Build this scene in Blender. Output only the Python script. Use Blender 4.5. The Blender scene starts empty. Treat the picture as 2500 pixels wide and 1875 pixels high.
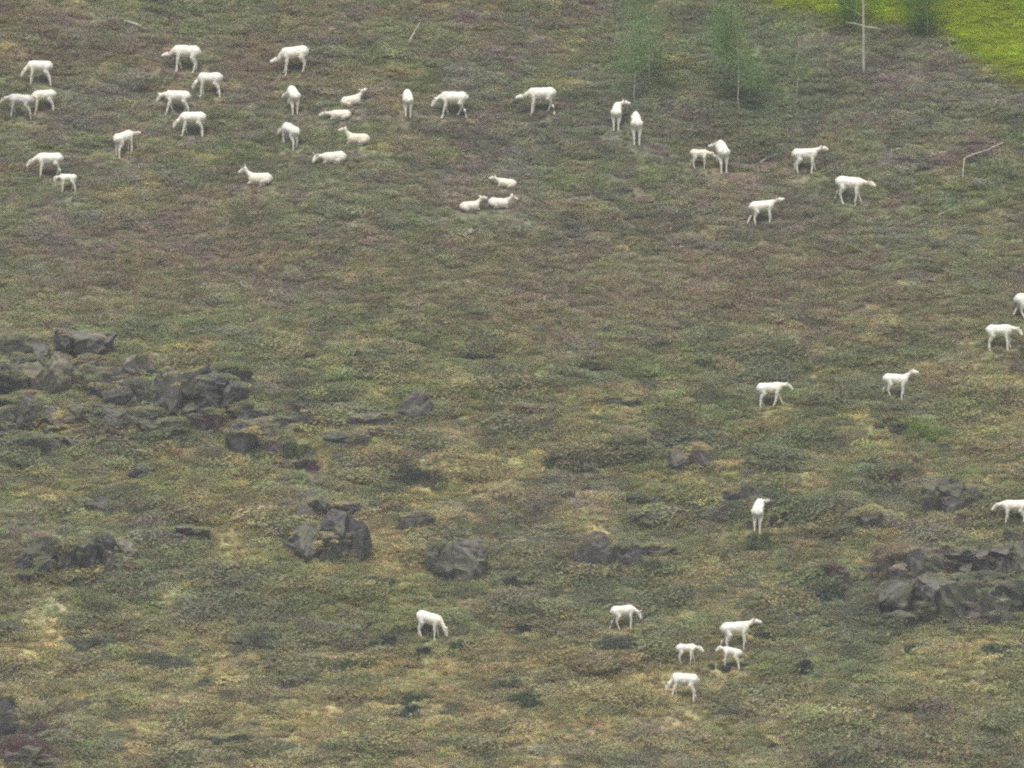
import bpy, bmesh, math, random
import numpy as np
from mathutils import Vector, Matrix, Euler

R = math.radians
scene = bpy.context.scene
C = scene.collection
random.seed(7)
rng = np.random.default_rng(7)

# ------------------------------------------------------------------ camera, sky, sun, exposure
CAM = (0.0, -600.0, 0.0)
cam_data = bpy.data.cameras.new('camera')
cam_data.sensor_width = 36.0
cam_data.lens = 720.0                      # a very long lens: 30 m of hillside seen from 600 m
cam_data.clip_start = 1.0
cam_data.clip_end = 6000.0
cam = bpy.data.objects.new('camera', cam_data)
C.objects.link(cam)
cam.location = CAM
cam.rotation_euler = (R(90), 0, 0)
scene.camera = cam

SUN_EL, SUN_AZ = 66.0, -25.0               # high soft light from a bright overcast, a little left behind the camera
world = bpy.data.worlds.new('World')
scene.world = world
world.use_nodes = True
wn = world.node_tree.nodes
sky = wn.new('ShaderNodeTexSky')
sky.sky_type = 'NISHITA'
sky.sun_disc = False
sky.sun_elevation = R(SUN_EL)
sky.sun_rotation = R(180 + SUN_AZ)
sky.dust_density = 4.0
sky.air_density = 1.0
world.node_tree.links.new(sky.outputs[0], wn['Background'].inputs[0])
wn['Background'].inputs[1].default_value = 0.10

sd = bpy.data.lights.new('sun', 'SUN')
sd.energy = 1.6
sd.angle = R(25)
sd.color = (1.0, 0.93, 0.82)
sun = bpy.data.objects.new('sun', sd)
C.objects.link(sun)
az = R(SUN_AZ)
ldir = Vector((math.sin(az) * math.cos(R(SUN_EL)), -math.cos(az) * math.cos(R(SUN_EL)), math.sin(R(SUN_EL))))
sun.rotation_euler = ldir.to_track_quat('Z', 'Y').to_euler()
sun.location = (0, -40, 80)

scene.view_settings.view_transform = 'Standard'
scene.view_settings.look = 'None'
scene.view_settings.exposure = 1.05
scene.view_settings.gamma = 1.0
scene.view_settings.use_curve_mapping = False
scene.cycles.use_denoising = False
scene.cycles.pixel_filter_type = 'GAUSSIAN'
scene.cycles.filter_width = 2.5
scene.cycles.max_bounces = 4
HAZE_DENSITY = 0.00013

# ------------------------------------------------------------------ noise and terrain height
_tab = rng.random((8, 256, 256))

def vn(x, y, s=0):
    x = np.asarray(x, float); y = np.asarray(y, float)
    xi = np.floor(x).astype(np.int64); yi = np.floor(y).astype(np.int64)
    fx = x - xi; fy = y - yi
    fx = fx * fx * (3 - 2 * fx); fy = fy * fy * (3 - 2 * fy)
    t = _tab[s % 8]
    a = t[xi & 255, yi & 255]; b = t[(xi + 1) & 255, yi & 255]
    c = t[xi & 255, (yi + 1) & 255]; d = t[(xi + 1) & 255, (yi + 1) & 255]
    return (a * (1 - fx) + b * fx) * (1 - fy) + (c * (1 - fx) + d * fx) * fy

def fbm(x, y, s=0, o=4):
    r = 0; a = 0.5; n = 0
    for i in range(o):
        r = r + a * vn(x * 2 ** i + 13.7 * i, y * 2 ** i + 7.3 * i, s + i); n += a; a *= 0.5
    return r / n

def sst(a, b, x):
    t = np.clip((np.asarray(x, float) - a) / (b - a), 0, 1)
    return t * t * (3 - 2 * t)

SLOPE = 0.675
_py = [-3000, -900, -640, -600, -560, -300, -150, -60, -40, 60, 150, 300, 600, 1500, 3000]
_pz = [40, 25, 1, -1.7, -8, -46, -48, -37.5, -27, 40.5, 95, 150, 185, 195, 150]

def height(x, y, fine=True):
    x = np.asarray(x, float); y = np.asarray(y, float)
    z = np.interp(y, _py, _pz)
    z = z + (fbm(x / 60 + 3, y / 60 + 5, 2, 3) - .5) * 6 * sst(40, 140, np.hypot(x, y)) * sst(30, 90, np.hypot(x, y + 600))
    w = (1 - sst(22, 34, np.abs(x))) * (1 - sst(24, 36, np.abs(y)))
    low = 1 - sst(-1.5, 4.5, y + 1.5 * (vn(x / 4, y / 4, 5) - .5))
    amp = 0.16 + 0.42 * low
    z = z + w * ((fbm(x / 7 + 1.3, y / 6 + 4.1, 1, 2) - .5) * 1.1
                 + amp * (fbm(x / 2.1 + 9, y / 1.5 + 2, 3, 3) - .5)
                 + (0.07 + .06 * low) * (fbm(x / .62 + 5, y / .42 + 8, 4, 2) - .5))
    if fine:
        z = z + w * 0.05 * (fbm(x / .22, y / .16, 6, 2) - .5)
    return z

def ray(px, py):
    k = 15.0 / 1250.0 / 600.0
    return np.array([(px - 1250) * k, 1.0, (937.5 - py) * k])

def at(px, py):
    """Where the line of sight of a photo pixel first meets the hillside."""
    d = ray(px, py)
    t0 = 600.0 * SLOPE / (SLOPE - d[2])
    ts = np.linspace(t0 - 6, t0 + 6, 400)
    f = height(d[0] * ts, ts - 600, False) - d[2] * ts
    i = np.argmax(f > 0)
    a, b = ts[max(i - 1, 0)], ts[i]
    for _ in range(12):
        m = .5 * (a + b)
        if height(d[0] * m, m - 600, False) > d[2] * m: b = m
        else: a = m
    return np.array([d[0] * b, b - 600, d[2] * b])

PX = 0.012                                 # metres per photo pixel on the hill

def to_px(x, y, z):
    k = 15.0 / 1250.0 / 600.0
    return 1250 + x / (y + 600) / k, 937.5 - z / (y + 600) / k

# ------------------------------------------------------------------ vegetation colour field (real colours of the plants)
OLIVE = np.array([.262, .270, .162]); GREEN = np.array([.205, .262, .125]); HEATH = np.array([.285, .240, .168])
PURPLE = np.array([.240, .208, .196]); TAN = np.array([.480, .420, .220]); DARK = np.array([.098, .118, .092])
GREY = np.array([.265, .275, .215]); RUST = np.array([.300, .225, .145]); LUSH = np.array([.165, .240, .130])
STRAW = np.array([.52, .48, .33]); MEADOW = np.array([.345, .415, .030])
# px, py, radius x, radius y, colour, strength
PATCH = [
 (500,690,620,105,HEATH,.34),(1450,700,560,95,HEATH,.34),(2080,730,420,110,HEATH,.40),(1250,620,700,60,RUST,.10),(250,560,260,60,HEATH,.35),
 (1000,1290,120,120,TAN,.45),(1250,1130,130,60,TAN,.45),(900,1700,420,110,TAN,.40),(350,1560,300,70,TAN,.35),(1500,1790,500,80,RUST,.18),
 (2100,1560,300,80,GREEN,.3),(1650,1000,500,60,GREEN,.3),(1000,900,500,50,GREEN,.3),(2380,950,120,80,TAN,.4),(1600,1640,150,90,TAN,.4),
 (1180,1160,120,60,TAN,.8),(960,1370,60,110,TAN,.7),(1330,1620,150,90,RUST,.28),(1330,1600,110,60,TAN,.7),(560,1330,60,50,TAN,.7),
 (640,1260,130,40,TAN,.5),(90,1560,90,60,TAN,.5),(520,1640,70,70,TAN,.7),(130,1680,70,60,TAN,.6),(330,1700,180,40,TAN,.45),
 (700,1760,300,60,TAN,.55),(1050,1800,250,50,TAN,.35),(1550,1700,160,80,TAN,.5),(1480,1620,90,60,RUST,.35),(1990,1720,120,60,TAN,.55),
 (2200,1730,130,50,RUST,.35),(2330,1620,120,70,TAN,.35),(2440,1060,80,90,TAN,.55),(1780,1390,120,60,TAN,.4),(1730,1450,80,50,RUST,.25),
 (2180,1380,45,70,RUST,.8),(2390,1270,90,22,RUST,.6),(240,1060,60,30,RUST,.4),(460,860,70,22,TAN,.6),(340,850,60,25,GREEN,.6),
 (130,815,70,14,STRAW,.8),(200,818,60,10,STRAW,.8),(360,700,120,50,RUST,.2),(420,620,200,60,HEATH,.5),(470,600,90,30,PURPLE,.6),
 (1500,780,400,70,HEATH,.45),(1800,720,300,60,HEATH,.35),(300,130,260,50,HEATH,.55),(620,150,160,50,HEATH,.5),(200,40,200,40,TAN,.15),
 (880,200,140,40,HEATH,.3),(2250,930,160,50,HEATH,.6),(2330,800,130,60,HEATH,.45),(1700,1330,80,40,GREEN,.5),(2260,1050,90,40,GREEN,.8),
 (2350,1000,60,50,GREEN,.4),(1420,1280,40,30,TAN,.6),(1560,1270,60,40,RUST,.3),(2000,1120,200,80,OLIVE,.5),(200,1180,220,60,TAN,.3),
 (300,1450,260,60,GREEN,.3),(1300,1200,100,60,PURPLE,.3),(1420,1200,70,50,PURPLE,.5),(1300,1000,70,22,PURPLE,.7),(60,1830,110,60,np.array([.13,.10,.11]),.9),
 (190,1830,50,40,GREEN,.8),(2300,1480,200,90,DARK,.35),(2300,1350,120,60,PURPLE,.45),(1500,300,240,120,DARK,.25),(1900,260,260,110,DARK,.30),
 (1870,210,110,90,LUSH,.45),(1560,140,80,110,LUSH,.4),(1800,150,130,130,LUSH,.5),(2000,470,140,60,LUSH,.35),(1900,300,120,60,LUSH,.25),
 (2010,560,300,50,PURPLE,.3),(2180,190,140,60,PURPLE,.6),(1900,500,160,50,PURPLE,.3),(900,480,260,80,GREY,.25),(1350,540,300,60,GREY,.25),
 (1650,650,200,40,PURPLE,.25),(2400,660,130,60,GREEN,.25),(1250,640,300,60,OLIVE,.4),(250,820,250,30,GREEN,.3),(1500,900,300,30,GREEN,.4),
 (1980,900,140,30,GREEN,.35),(1960,860,60,20,RUST,.5),(2080,880,60,20,GREEN,.5),(2300,860,50,20,GREEN,.7),(100,1080,140,60,GREEN,.35),
 (2100,1640,200,80,GREEN,.35),(1000,1480,200,60,GREEN,.3),(700,1500,160,60,GREEN,.25),(1650,1480,120,60,GREEN,.35),(300,1010,80,40,GREY,.5),
 (1500,160,60,100,LUSH,.3),(1580,30,60,60,LUSH,.5),(640,1020,30,20,STRAW,.5),(940,920,60,30,TAN,.4),(1120,950,120,50,TAN,.3),
 (1330,1420,120,50,GREEN,.35),(450,1500,60,40,GREY,.6),(560,1470,60,40,GREY,.6),(100,1290,60,30,GREY,.6),(890,1020,80,40,GREY,.6),
]
MEAD_X = [1790, 1860, 1950, 2080, 2200, 2290, 2340, 2420, 2510, 2600, 3200]
MEAD_Y = [-60, -5, 32, 55, 62, 80, 132, 178, 205, 225, 300]

def meadow_mask(px, py):
    edge = np.interp(px, MEAD_X, MEAD_Y) + 46 * (fbm(px / 70, py / 40, 5, 3) - .5)
    edge = np.where(px < 1790, -400 + 0 * px, edge)
    return sst(-34, 40, edge - py)

SPECIES = [OLIVE, GREY, HEATH, PURPLE, GREEN, DARK, TAN, STRAW, RUST]
W_UP = np.array([.30, .16, .20, .08, .17, .06, .03, 0, .01]); W_LOW = np.array([.16, .11, .04, .03, .30, .13, .20, .03, .015])

def clumps(x, y, cw, ch, seed):
    """irregular plant clumps: nearest of jittered centres; gives two random numbers per clump and softness to its edge"""
    x = x + .5 * cw * (fbm(x / cw * 1.3, y / ch * 1.3, seed, 2) - .5) * 2.2
    y = y + .5 * ch * (fbm(x / cw * 1.3 + 40, y / ch * 1.3 + 9, seed + 1, 2) - .5) * 2.2
    u, v = x / cw, y / ch
    iu, iv = np.floor(u).astype(np.int64), np.floor(v).astype(np.int64)
    d1 = np.full(x.shape, 9.); d2 = np.full(x.shape, 9.); r1 = np.zeros(x.shape); r2 = np.zeros(x.shape)
    for a in (-1, 0, 1):
        for b in (-1, 0, 1):
            ja, jb = (iu + a) & 255, (iv + b) & 255
            d = (u - iu - a - _tab[seed % 8][ja, jb]) ** 2 + (v - iv - b - _tab[(seed + 1) % 8][ja, jb]) ** 2
            near = d < d1
            d2 = np.where(near, d1, np.minimum(d2, d)); d1 = np.where(near, d, d1)
            r1 = np.where(near, _tab[(seed + 2) % 8][ja, jb], r1); r2 = np.where(near, _tab[(seed + 3) % 8][ja, jb], r2)
    return r1, r2, np.clip((np.sqrt(d2) - np.sqrt(d1)) * 3.2, 0, 1)

def veg_colour(x, y, z):
    px, py = to_px(x, y, z)
    n1 = fbm(x / 3.2 + 11, y / 2.2 + 3, 0, 4); n2 = fbm(x / 1.5 + 31, y / .9 + 17, 2, 4)
    n3 = fbm(x / .8 + 51, y / .5 + 37, 4, 3); n4 = fbm(x / 6 + 77, y / 4 + 19, 6, 3)
    low = sst(680, 960, py + 200 * (n4 - .5)); bot = sst(1400, 1800, py + 200 * (n1 - .5))
    def mix(a, b, t): return a * (1 - t[..., None]) + b * t[..., None]
    c = np.ones(px.shape + (3,)) * OLIVE
    up = 1 - low
    c = mix(c, HEATH, sst(.48, .66, n1) * .75 * (1 - .4 * low))
    c = mix(c, PURPLE, sst(.52, .66, n2) * (.65 * up + .25))
    c = mix(c, GREY, sst(.54, .68, n4) * .5)
    c = mix(c, GREEN, sst(.52, .64, 1 - n1) * (.45 + .25 * low))
    c = mix(c, TAN, sst(.50, .66, n2 * .6 + n4 * .4) * low * (.35 + .25 * bot))
    c = mix(c, TAN, (.20 * low + .16 * bot))
    c = mix(c, RUST, sst(.56, .68, n3) * .14)
    c = mix(c, DARK, sst(.53, .64, 1 - n2) * (.40 + .28 * low))
    c = mix(c, DARK, sst(.60, .70, n3) * .5)
    c = mix(c, STRAW, .26 * bot + .05 * low)
    sp = np.array(SPECIES)
    cu, cl = np.cumsum(W_UP) / W_UP.sum(), np.cumsum(W_LOW) / W_LOW.sum()
    for cw, ch, seed, amt in ((1.25, 1.0, 1, .62), (.55, .44, 4, .50)):
        r1, r2, soft = clumps(x, y, cw, ch, seed)
        pick = np.where(r2 < low, np.searchsorted(cl, r1), np.searchsorted(cu, r1))
        c = mix(c, sp[np.minimum(pick, 8)], soft * amt * (.72 + .28 * low) * (1 - .25 * bot))
    wob = 1 + 1.0 * (n2 - .5)
    for (qx, qy, rx, ry, col, s) in PATCH:
        d2 = ((px - qx) / rx) ** 2 + ((py - qy) / ry) ** 2
        t = np.exp(-d2 * 1.1 * np.clip(wob + (n3 - .5) * 2, .3, 2.5)) * s
        c = mix(c, col, np.clip(t * .85, 0, 1))
    m = meadow_mask(px, py)
    mc = mix(np.ones(px.shape + (3,)) * MEADOW, np.array([.25, .335, .025]), sst(.45, .65, n2) * .6)
    c = mix(c, mc, m)
    lum = (c @ np.array([.3, .59, .11]))[..., None]
    c = lum + (c - lum) * 1.18
    return np.clip(c * (.76 + .72 * n3)[..., None], .02, .75)

# ------------------------------------------------------------------ helpers
def tag(o, label=None, cat=None, group=None, kind=None):
    if label: o['label'] = label
    if cat: o['category'] = cat
    if group: o['group'] = group
    if kind: o['kind'] = kind
    return o

def mesh_obj(name, verts, faces, mat=None, parent=None, smooth=True, loc=None):
    me = bpy.data.meshes.new(name)
    me.from_pydata([tuple(v) for v in verts], [], faces)
    if mat: me.materials.append(mat)
    if smooth: me.polygons.foreach_set('use_smooth', [True] * len(me.polygons))
    me.update()
    o = bpy.data.objects.new(name, me)
    C.objects.link(o)
    if parent: o.parent = parent
    if loc is not None: o.location = loc
    return o

def empty(name, loc, rz=0):
    o = bpy.data.objects.new(name, None)
    C.objects.link(o)
    o.location = loc; o.rotation_euler = (0, 0, rz); o.empty_display_size = .2
    return o

def quads_mesh(name, v):
    """v: (n,4,3) array of loose quads"""
    n = len(v)
    me = bpy.data.meshes.new(name)
    me.vertices.add(n * 4); me.vertices.foreach_set('co', v.reshape(-1).astype(np.float32))
    me.loops.add(n * 4); me.loops.foreach_set('vertex_index', np.arange(n * 4, dtype=np.int32))
    me.polygons.add(n); me.polygons.foreach_set('loop_start', np.arange(0, n * 4, 4, dtype=np.int32))
    me.update(calc_edges=True)
    return me

def leaf_quads(cent, size, g, flat=.0):
    """leaf sized faces with random orientation round the given centres"""
    n = len(cent)
    u = g.normal(size=(n, 3)); u[:, 2] *= 1 - flat; u /= np.linalg.norm(u, axis=1)[:, None]
    w = g.normal(size=(n, 3)); w[:, 2] += flat * 3
    v = np.cross(w, u); v /= np.linalg.norm(v, axis=1)[:, None] + 1e-9
    L = (size * g.uniform(.7, 1.35, n))[:, None]; W = L * g.uniform(.45, .7, (n, 1))
    q = np.stack([cent - u * L * .5, cent + v * W * .5, cent + u * L * .5, cent - v * W * .5], 1)
    return q

def tube(pts, rad, n=8, cap=True):
    """verts, faces of a tapered closed tube along points; rad may be (ry, rz) pairs"""
    pts = [Vector(p) for p in pts]
    V, F = [], []
    for i, p in enumerate(pts):
        a = pts[max(i - 1, 0)]; b = pts[min(i + 1, len(pts) - 1)]
        t = (b - a).normalized()
        ref = Vector((0, 0, 1)) if abs(t.z) < .92 else Vector((1, 0, 0))
        s = t.cross(ref).normalized(); u = s.cross(t).normalized()
        r = rad[i]; rs, ru = r if isinstance(r, (tuple, list)) else (r, r)
        for k in range(n):
            an = 2 * math.pi * k / n
            V.append(p + s * (math.cos(an) * rs) + u * (math.sin(an) * ru))
    for i in range(len(pts) - 1):
        for k in range(n):
            k2 = (k + 1) % n
            F.append((i * n + k, i * n + k2, (i + 1) * n + k2, (i + 1) * n + k))
    if cap:
        F.append(tuple(range(n - 1, -1, -1)))
        F.append(tuple((len(pts) - 1) * n + k for k in range(n)))
    return V, F

def round_tube(pts, rad, n=10):
    """a tube with rounded ends"""
    pts = [Vector(p) for p in pts]; rad = [r if isinstance(r, (tuple, list)) else (r, r) for r in rad]
    t0 = (pts[0] - pts[1]).normalized(); t1 = (pts[-1] - pts[-2]).normalized()
    P, Q = [], []
    for f, c in ((.98, .2), (.8, .6), (.45, .89)):
        P.append(pts[0] + t0 * min(rad[0]) * f); Q.append((rad[0][0] * c, rad[0][1] * c))
    P += pts; Q += rad
    for f, c in ((.45, .89), (.8, .6), (.98, .2)):
        P.append(pts[-1] + t1 * min(rad[-1]) * f); Q.append((rad[-1][0] * c, rad[-1][1] * c))
    return tube(P, Q, n)

def join(parts):
    V, F = [], []
    for v, f in parts:
        o = len(V); V += list(v); F += [tuple(i + o for i in q) for q in f]
    return V, F

# ------------------------------------------------------------------ materials
def mat_new(name):
    m = bpy.data.materials.new(name); m.use_nodes = True
    nt = m.node_tree
    b = nt.nodes['Principled BSDF']
    b.inputs['Roughness'].default_value = .9
    b.inputs['Specular IOR Level'].default_value = .12
    return m, nt, b

def ramp(nt, stops):
    r = nt.nodes.new('ShaderNodeValToRGB')
    e = r.color_ramp.elements
    while len(e) < len(stops): e.new(.5)
    for i, (p, c) in enumerate(stops):
        e[i].position = p; e[i].color = (*c, 1)
    return r

def noise(nt, scale, detail=4, vec=None, rough=.6):
    n = nt.nodes.new('ShaderNodeTexNoise')
    n.inputs['Scale'].default_value = scale; n.inputs['Detail'].default_value = detail; n.inputs['Roughness'].default_value = rough
    if vec is not None: nt.links.new(vec, n.inputs['Vector'])
    return n

def mixrgb(nt, mode, fac, a, b):
    m = nt.nodes.new('ShaderNodeMix'); m.data_type = 'RGBA'; m.blend_type = mode
    for sock, v in ((m.inputs['Factor'], fac), (m.inputs['A'], a), (m.inputs['B'], b)):
        if isinstance(v, bpy.types.NodeSocket): nt.links.new(v, sock)
        elif isinstance(v, (int, float)): sock.default_value = v
        else: sock.default_value = (*v, 1)
    return m.outputs['Result']

def attr_mat(name, kind, contrast=.5, scale=9.0, hue=.05, sat=1.0):
    """plant colour read from the vegetation field, with fine mottling"""
    m, nt, b = mat_new(name)
    a = nt.nodes.new('ShaderNodeAttribute'); a.attribute_name = 'veg'; a.attribute_type = kind
    g = nt.nodes.new('ShaderNodeNewGeometry')
    n = noise(nt, scale, 3, g.outputs['Position'], .7)
    rp = ramp(nt, [(.3, (1 - contrast,) * 3), (.7, (1 + contrast,) * 3)])
    nt.links.new(n.outputs['Fac'], rp.inputs[0])
    col = mixrgb(nt, 'MULTIPLY', 1.0, a.outputs['Color'], rp.outputs[0])
    n2 = noise(nt, scale * .6, 2, g.outputs['Position'], .6)
    rp2 = ramp(nt, [(.35, (1.07, .95, 1.06)), (.65, (.95, 1.05, .93))])
    nt.links.new(n2.outputs['Fac'], rp2.inputs[0])
    col = mixrgb(nt, 'MULTIPLY', 1.0, col, rp2.outputs[0])
    nt.links.new(col, b.inputs['Base Color'])
    if kind == 'INSTANCER': translucent(nt, b, col)
    return m

def translucent(nt, b, col):
    t = nt.nodes.new('ShaderNodeBsdfTranslucent'); nt.links.new(col, t.inputs[0])
    mx = nt.nodes.new('ShaderNodeMixShader'); mx.inputs[0].default_value = .35
    out = nt.nodes['Material Output']
    nt.links.new(b.outputs[0], mx.inputs[1]); nt.links.new(t.outputs[0], mx.inputs[2]); nt.links.new(mx.outputs[0], out.inputs[0])

def flat_mat(name, c1, c2, scale=6, rough=.9, coord='Object', bump=0, bscale=40, spec=.12):
    m, nt, b = mat_new(name)
    tc = nt.nodes.new('ShaderNodeTexCoord')
    n = noise(nt, scale, 5, tc.outputs[coord])
    rp = ramp(nt, [(.35, c1), (.65, c2)])
    nt.links.new(n.outputs['Fac'], rp.inputs[0])
    nt.links.new(rp.outputs[0], b.inputs['Base Color'])
    b.inputs['Roughness'].default_value = rough
    b.inputs['Specular IOR Level'].default_value = spec
    if bump:
        n2 = noise(nt, bscale, 4, tc.outputs[coord])
        bp = nt.nodes.new('ShaderNodeBump'); bp.inputs['Strength'].default_value = bump; bp.inputs['Distance'].default_value = .02
        nt.links.new(n2.outputs['Fac'], bp.inputs['Height']); nt.links.new(bp.outputs[0], b.inputs['Normal'])
    return m

M_GROUND = attr_mat('hillside soil and moss', 'GEOMETRY', .45, 7.0)
M_HEATH = attr_mat('dwarf shrub leaves', 'INSTANCER', .2, 14.0)
M_GRASS = attr_mat('dry grass blades', 'INSTANCER', .3, 14.0)
def coat_mat(name, c1, c2, leg):
    m = flat_mat(name, c1, c2, 5, .95, bump=.45, bscale=45, spec=.05)
    nt = m.node_tree; b = nt.nodes['Principled BSDF']
    col = b.inputs['Base Color'].links[0].from_socket
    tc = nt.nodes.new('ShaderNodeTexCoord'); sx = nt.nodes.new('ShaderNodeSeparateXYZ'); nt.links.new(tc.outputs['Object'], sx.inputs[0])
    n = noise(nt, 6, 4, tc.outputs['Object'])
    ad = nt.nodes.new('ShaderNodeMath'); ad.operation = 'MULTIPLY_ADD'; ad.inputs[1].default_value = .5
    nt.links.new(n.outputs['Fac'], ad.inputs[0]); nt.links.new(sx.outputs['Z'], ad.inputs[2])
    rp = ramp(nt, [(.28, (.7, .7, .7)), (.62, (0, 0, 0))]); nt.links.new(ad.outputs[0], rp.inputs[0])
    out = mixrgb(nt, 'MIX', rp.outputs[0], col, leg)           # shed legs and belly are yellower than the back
    n2 = noise(nt, 9, 4, tc.outputs['Object'], .7)
    r2 = ramp(nt, [(.58, (0, 0, 0)), (.70, (.5, .5, .5))]); nt.links.new(n2.outputs['Fac'], r2.inputs[0])
    out = mixrgb(nt, 'MIX', r2.outputs[0], out, tuple(v * .72 for v in c1))   # patches of old wool and dirt
    nt.links.new(out, b.inputs['Base Color'])
    return m
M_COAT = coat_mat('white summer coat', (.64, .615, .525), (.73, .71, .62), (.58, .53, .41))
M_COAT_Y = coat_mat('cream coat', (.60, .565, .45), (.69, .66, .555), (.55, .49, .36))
M_COAT_G = coat_mat('greyish coat', (.38, .37, .345), (.56, .545, .50), (.46, .44, .38))  # same coat in a greyer, darker tone, for the sheep at the left edge
M_HORN = flat_mat('amber horn', (.20, .13, .075), (.34, .25, .15), 30, .6)
M_HORN_R = flat_mat('reddish brown horn', (.20, .07, .045), (.30, .13, .08), 30, .6)
M_HOOF = flat_mat('dark hoof', (.12, .10, .08), (.2, .17, .13), 30, .7)
M_EYE = flat_mat('dark eye', (.03, .022, .015), (.05, .035, .02), 10, .3, spec=.4)
M_PALE = flat_mat('weathered pale wood', (.26, .25, .195), (.40, .38, .30), 9, .9, bump=.4)
M_GREYWOOD = flat_mat('grey dead wood', (.22, .21, .185), (.36, .345, .30), 9, .9, bump=.4)
M_STEM = flat_mat('brown stem', (.075, .055, .04), (.13, .10, .075), 12)
M_ASPEN = flat_mat('pale bark', (.27, .27, .22), (.40, .39, .32), 10)

def leaf_mat(name, c):
    a = tuple(v * .72 for v in c); b = tuple(min(1, v * 1.35) for v in c)
    m = flat_mat(name, a, b, 5, .85)
    nt = m.node_tree; bs = nt.nodes['Principled BSDF']
    translucent(nt, bs, bs.inputs['Base Color'].links[0].from_socket)
    return m
LEAF = {
 'green': leaf_mat('green shrub leaves', (.110, .155, .080)), 'dark': leaf_mat('dark shrub leaves', (.078, .092, .070)),
 'teal': leaf_mat('blue green juniper needles', (.085, .130, .092)), 'grey': leaf_mat('grey green willow leaves', (.155, .180, .122)),
 'bright': leaf_mat('yellow green leaves', (.20, .27, .07)), 'purple': leaf_mat('purple heath leaves', (.130, .090, .110)),
 'red': leaf_mat('dark red leaves', (.145, .082, .085)), 'aspen': leaf_mat('aspen leaves', (.175, .265, .095)),
 'spruce': leaf_mat('deep green leaves', (.095, .185, .050)), 'olive': leaf_mat('olive leaves', (.13, .14, .08)),
}

def rock_mat(name, base, lich, moss=.5):
    base = tuple(.80 * c + .20 * m for c, m in zip(base, (.165, .16, .12)))
    m, nt, b = mat_new(name)
    tc = nt.nodes.new('ShaderNodeTexCoord'); v = tc.outputs['Object']
    n = noise(nt, 2.2, 8, v, .65)
    base = tuple(c * .82 for c in base); lich = tuple(c * .84 for c in lich)
    rp = ramp(nt, [(.30, tuple(c * .6 for c in base)), (.5, base), (.72, tuple(min(1, c * 1.4) for c in base))])
    nt.links.new(n.outputs['Fac'], rp.inputs[0])
    n2 = noise(nt, 6.0, 6, v, .7)
    r2 = ramp(nt, [(.48, (0, 0, 0)), (.60, (1, 1, 1))]); nt.links.new(n2.outputs['Fac'], r2.inputs[0])
    f = nt.nodes.new('ShaderNodeMath'); f.operation = 'MULTIPLY'; f.inputs[1].default_value = .7
    nt.links.new(r2.outputs[0], f.inputs[0])
    col = mixrgb(nt, 'MIX', f.outputs[0], rp.outputs[0], lich)
    n3 = noise(nt, 1.4, 5, v, .6)
    r3 = ramp(nt, [(.45, (0, 0, 0)), (.58, (1, 1, 1))]); nt.links.new(n3.outputs['Fac'], r3.inputs[0])
    f3 = nt.nodes.new('ShaderNodeMath'); f3.operation = 'MULTIPLY'; f3.inputs[1].default_value = moss
    nt.links.new(r3.outputs[0], f3.inputs[0])
    col = mixrgb(nt, 'MIX', f3.outputs[0], col, (.125, .135, .075))
    nt.links.new(col, b.inputs['Base Color'])
    n4 = noise(nt, 14, 8, v, .7)
    bp = nt.nodes.new('ShaderNodeBump'); bp.inputs['Strength'].default_value = .9; bp.inputs['Distance'].default_value = .04
    nt.links.new(n4.outputs['Fac'], bp.inputs['Height']); nt.links.new(bp.outputs[0], b.inputs['Normal'])
    return m
ROCK = {
 'grey': rock_mat('grey rock', (.132, .128, .122), (.185, .18, .15)), 'dark': rock_mat('dark slate rock', (.080, .080, .090), (.15, .15, .135)),
 'purple': rock_mat('purple grey rock', (.128, .116, .118), (.185, .175, .15), .35), 'tan': rock_mat('tan lichen rock', (.185, .175, .135), (.24, .225, .16), .5),
 'red': rock_mat('dark red rock', (.100, .068, .074), (.14, .125, .115)), 'rust': rock_mat('rusty rock', (.170, .128, .088), (.17, .16, .11), .4),
 'moss': rock_mat('mossy rock', (.125, .128, .105), (.155, .16, .115), .6), 'pale': rock_mat('pale rock', (.27, .255, .21), (.33, .32, .27), .15),
}

# ------------------------------------------------------------------ the hillside: one sheet to the horizon
def axis(lo, hi, step, far):
    core = np.arange(lo, hi + 1e-6, step)
    def grow(start, sign, far):
        out = []; p = start; s = step
        while abs(p) < far:
            s *= 1.22; p += sign * s; out.append(p)
        return out
    return np.array(sorted(grow(lo, -1, far)) + list(core) + grow(hi, 1, far))
gx = axis(-17.5, 17.5, .055, 900); gy = axis(-20, 20, .06, 900)
X, Y = np.meshgrid(gx, gy)
Z = height(X, Y)
nx, ny = len(gx), len(gy)
me = bpy.data.meshes.new('hillside')
co = np.stack([X, Y, Z], -1).reshape(-1, 3)
me.vertices.add(len(co)); me.vertices.foreach_set('co', co.reshape(-1).astype(np.float32))
idx = np.arange(nx * ny).reshape(ny, nx)
fq = np.stack([idx[:-1, :-1], idx[:-1, 1:], idx[1:, 1:], idx[1:, :-1]], -1).reshape(-1, 4)
me.loops.add(fq.size); me.loops.foreach_set('vertex_index', fq.reshape(-1).astype(np.int32))
me.polygons.add(len(fq)); me.polygons.foreach_set('loop_start', np.arange(0, fq.size, 4, dtype=np.int32))
me.polygons.foreach_set('use_smooth', np.ones(len(fq), bool))
me.update(calc_edges=True)
vc = veg_colour(co[:, 0], co[:, 1], co[:, 2])
at_ = me.attributes.new('veg', 'FLOAT_COLOR', 'POINT')
at_.data.foreach_set('color', np.concatenate([vc * (.52 + .18 * sst(.36, .48, vc[:, 0]))[:, None], np.ones((len(vc), 1))], 1).reshape(-1).astype(np.float32))
me.materials.append(M_GROUND)
hill = bpy.data.objects.new('hillside', me); C.objects.link(hill)
tag(hill, kind='structure')

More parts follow.
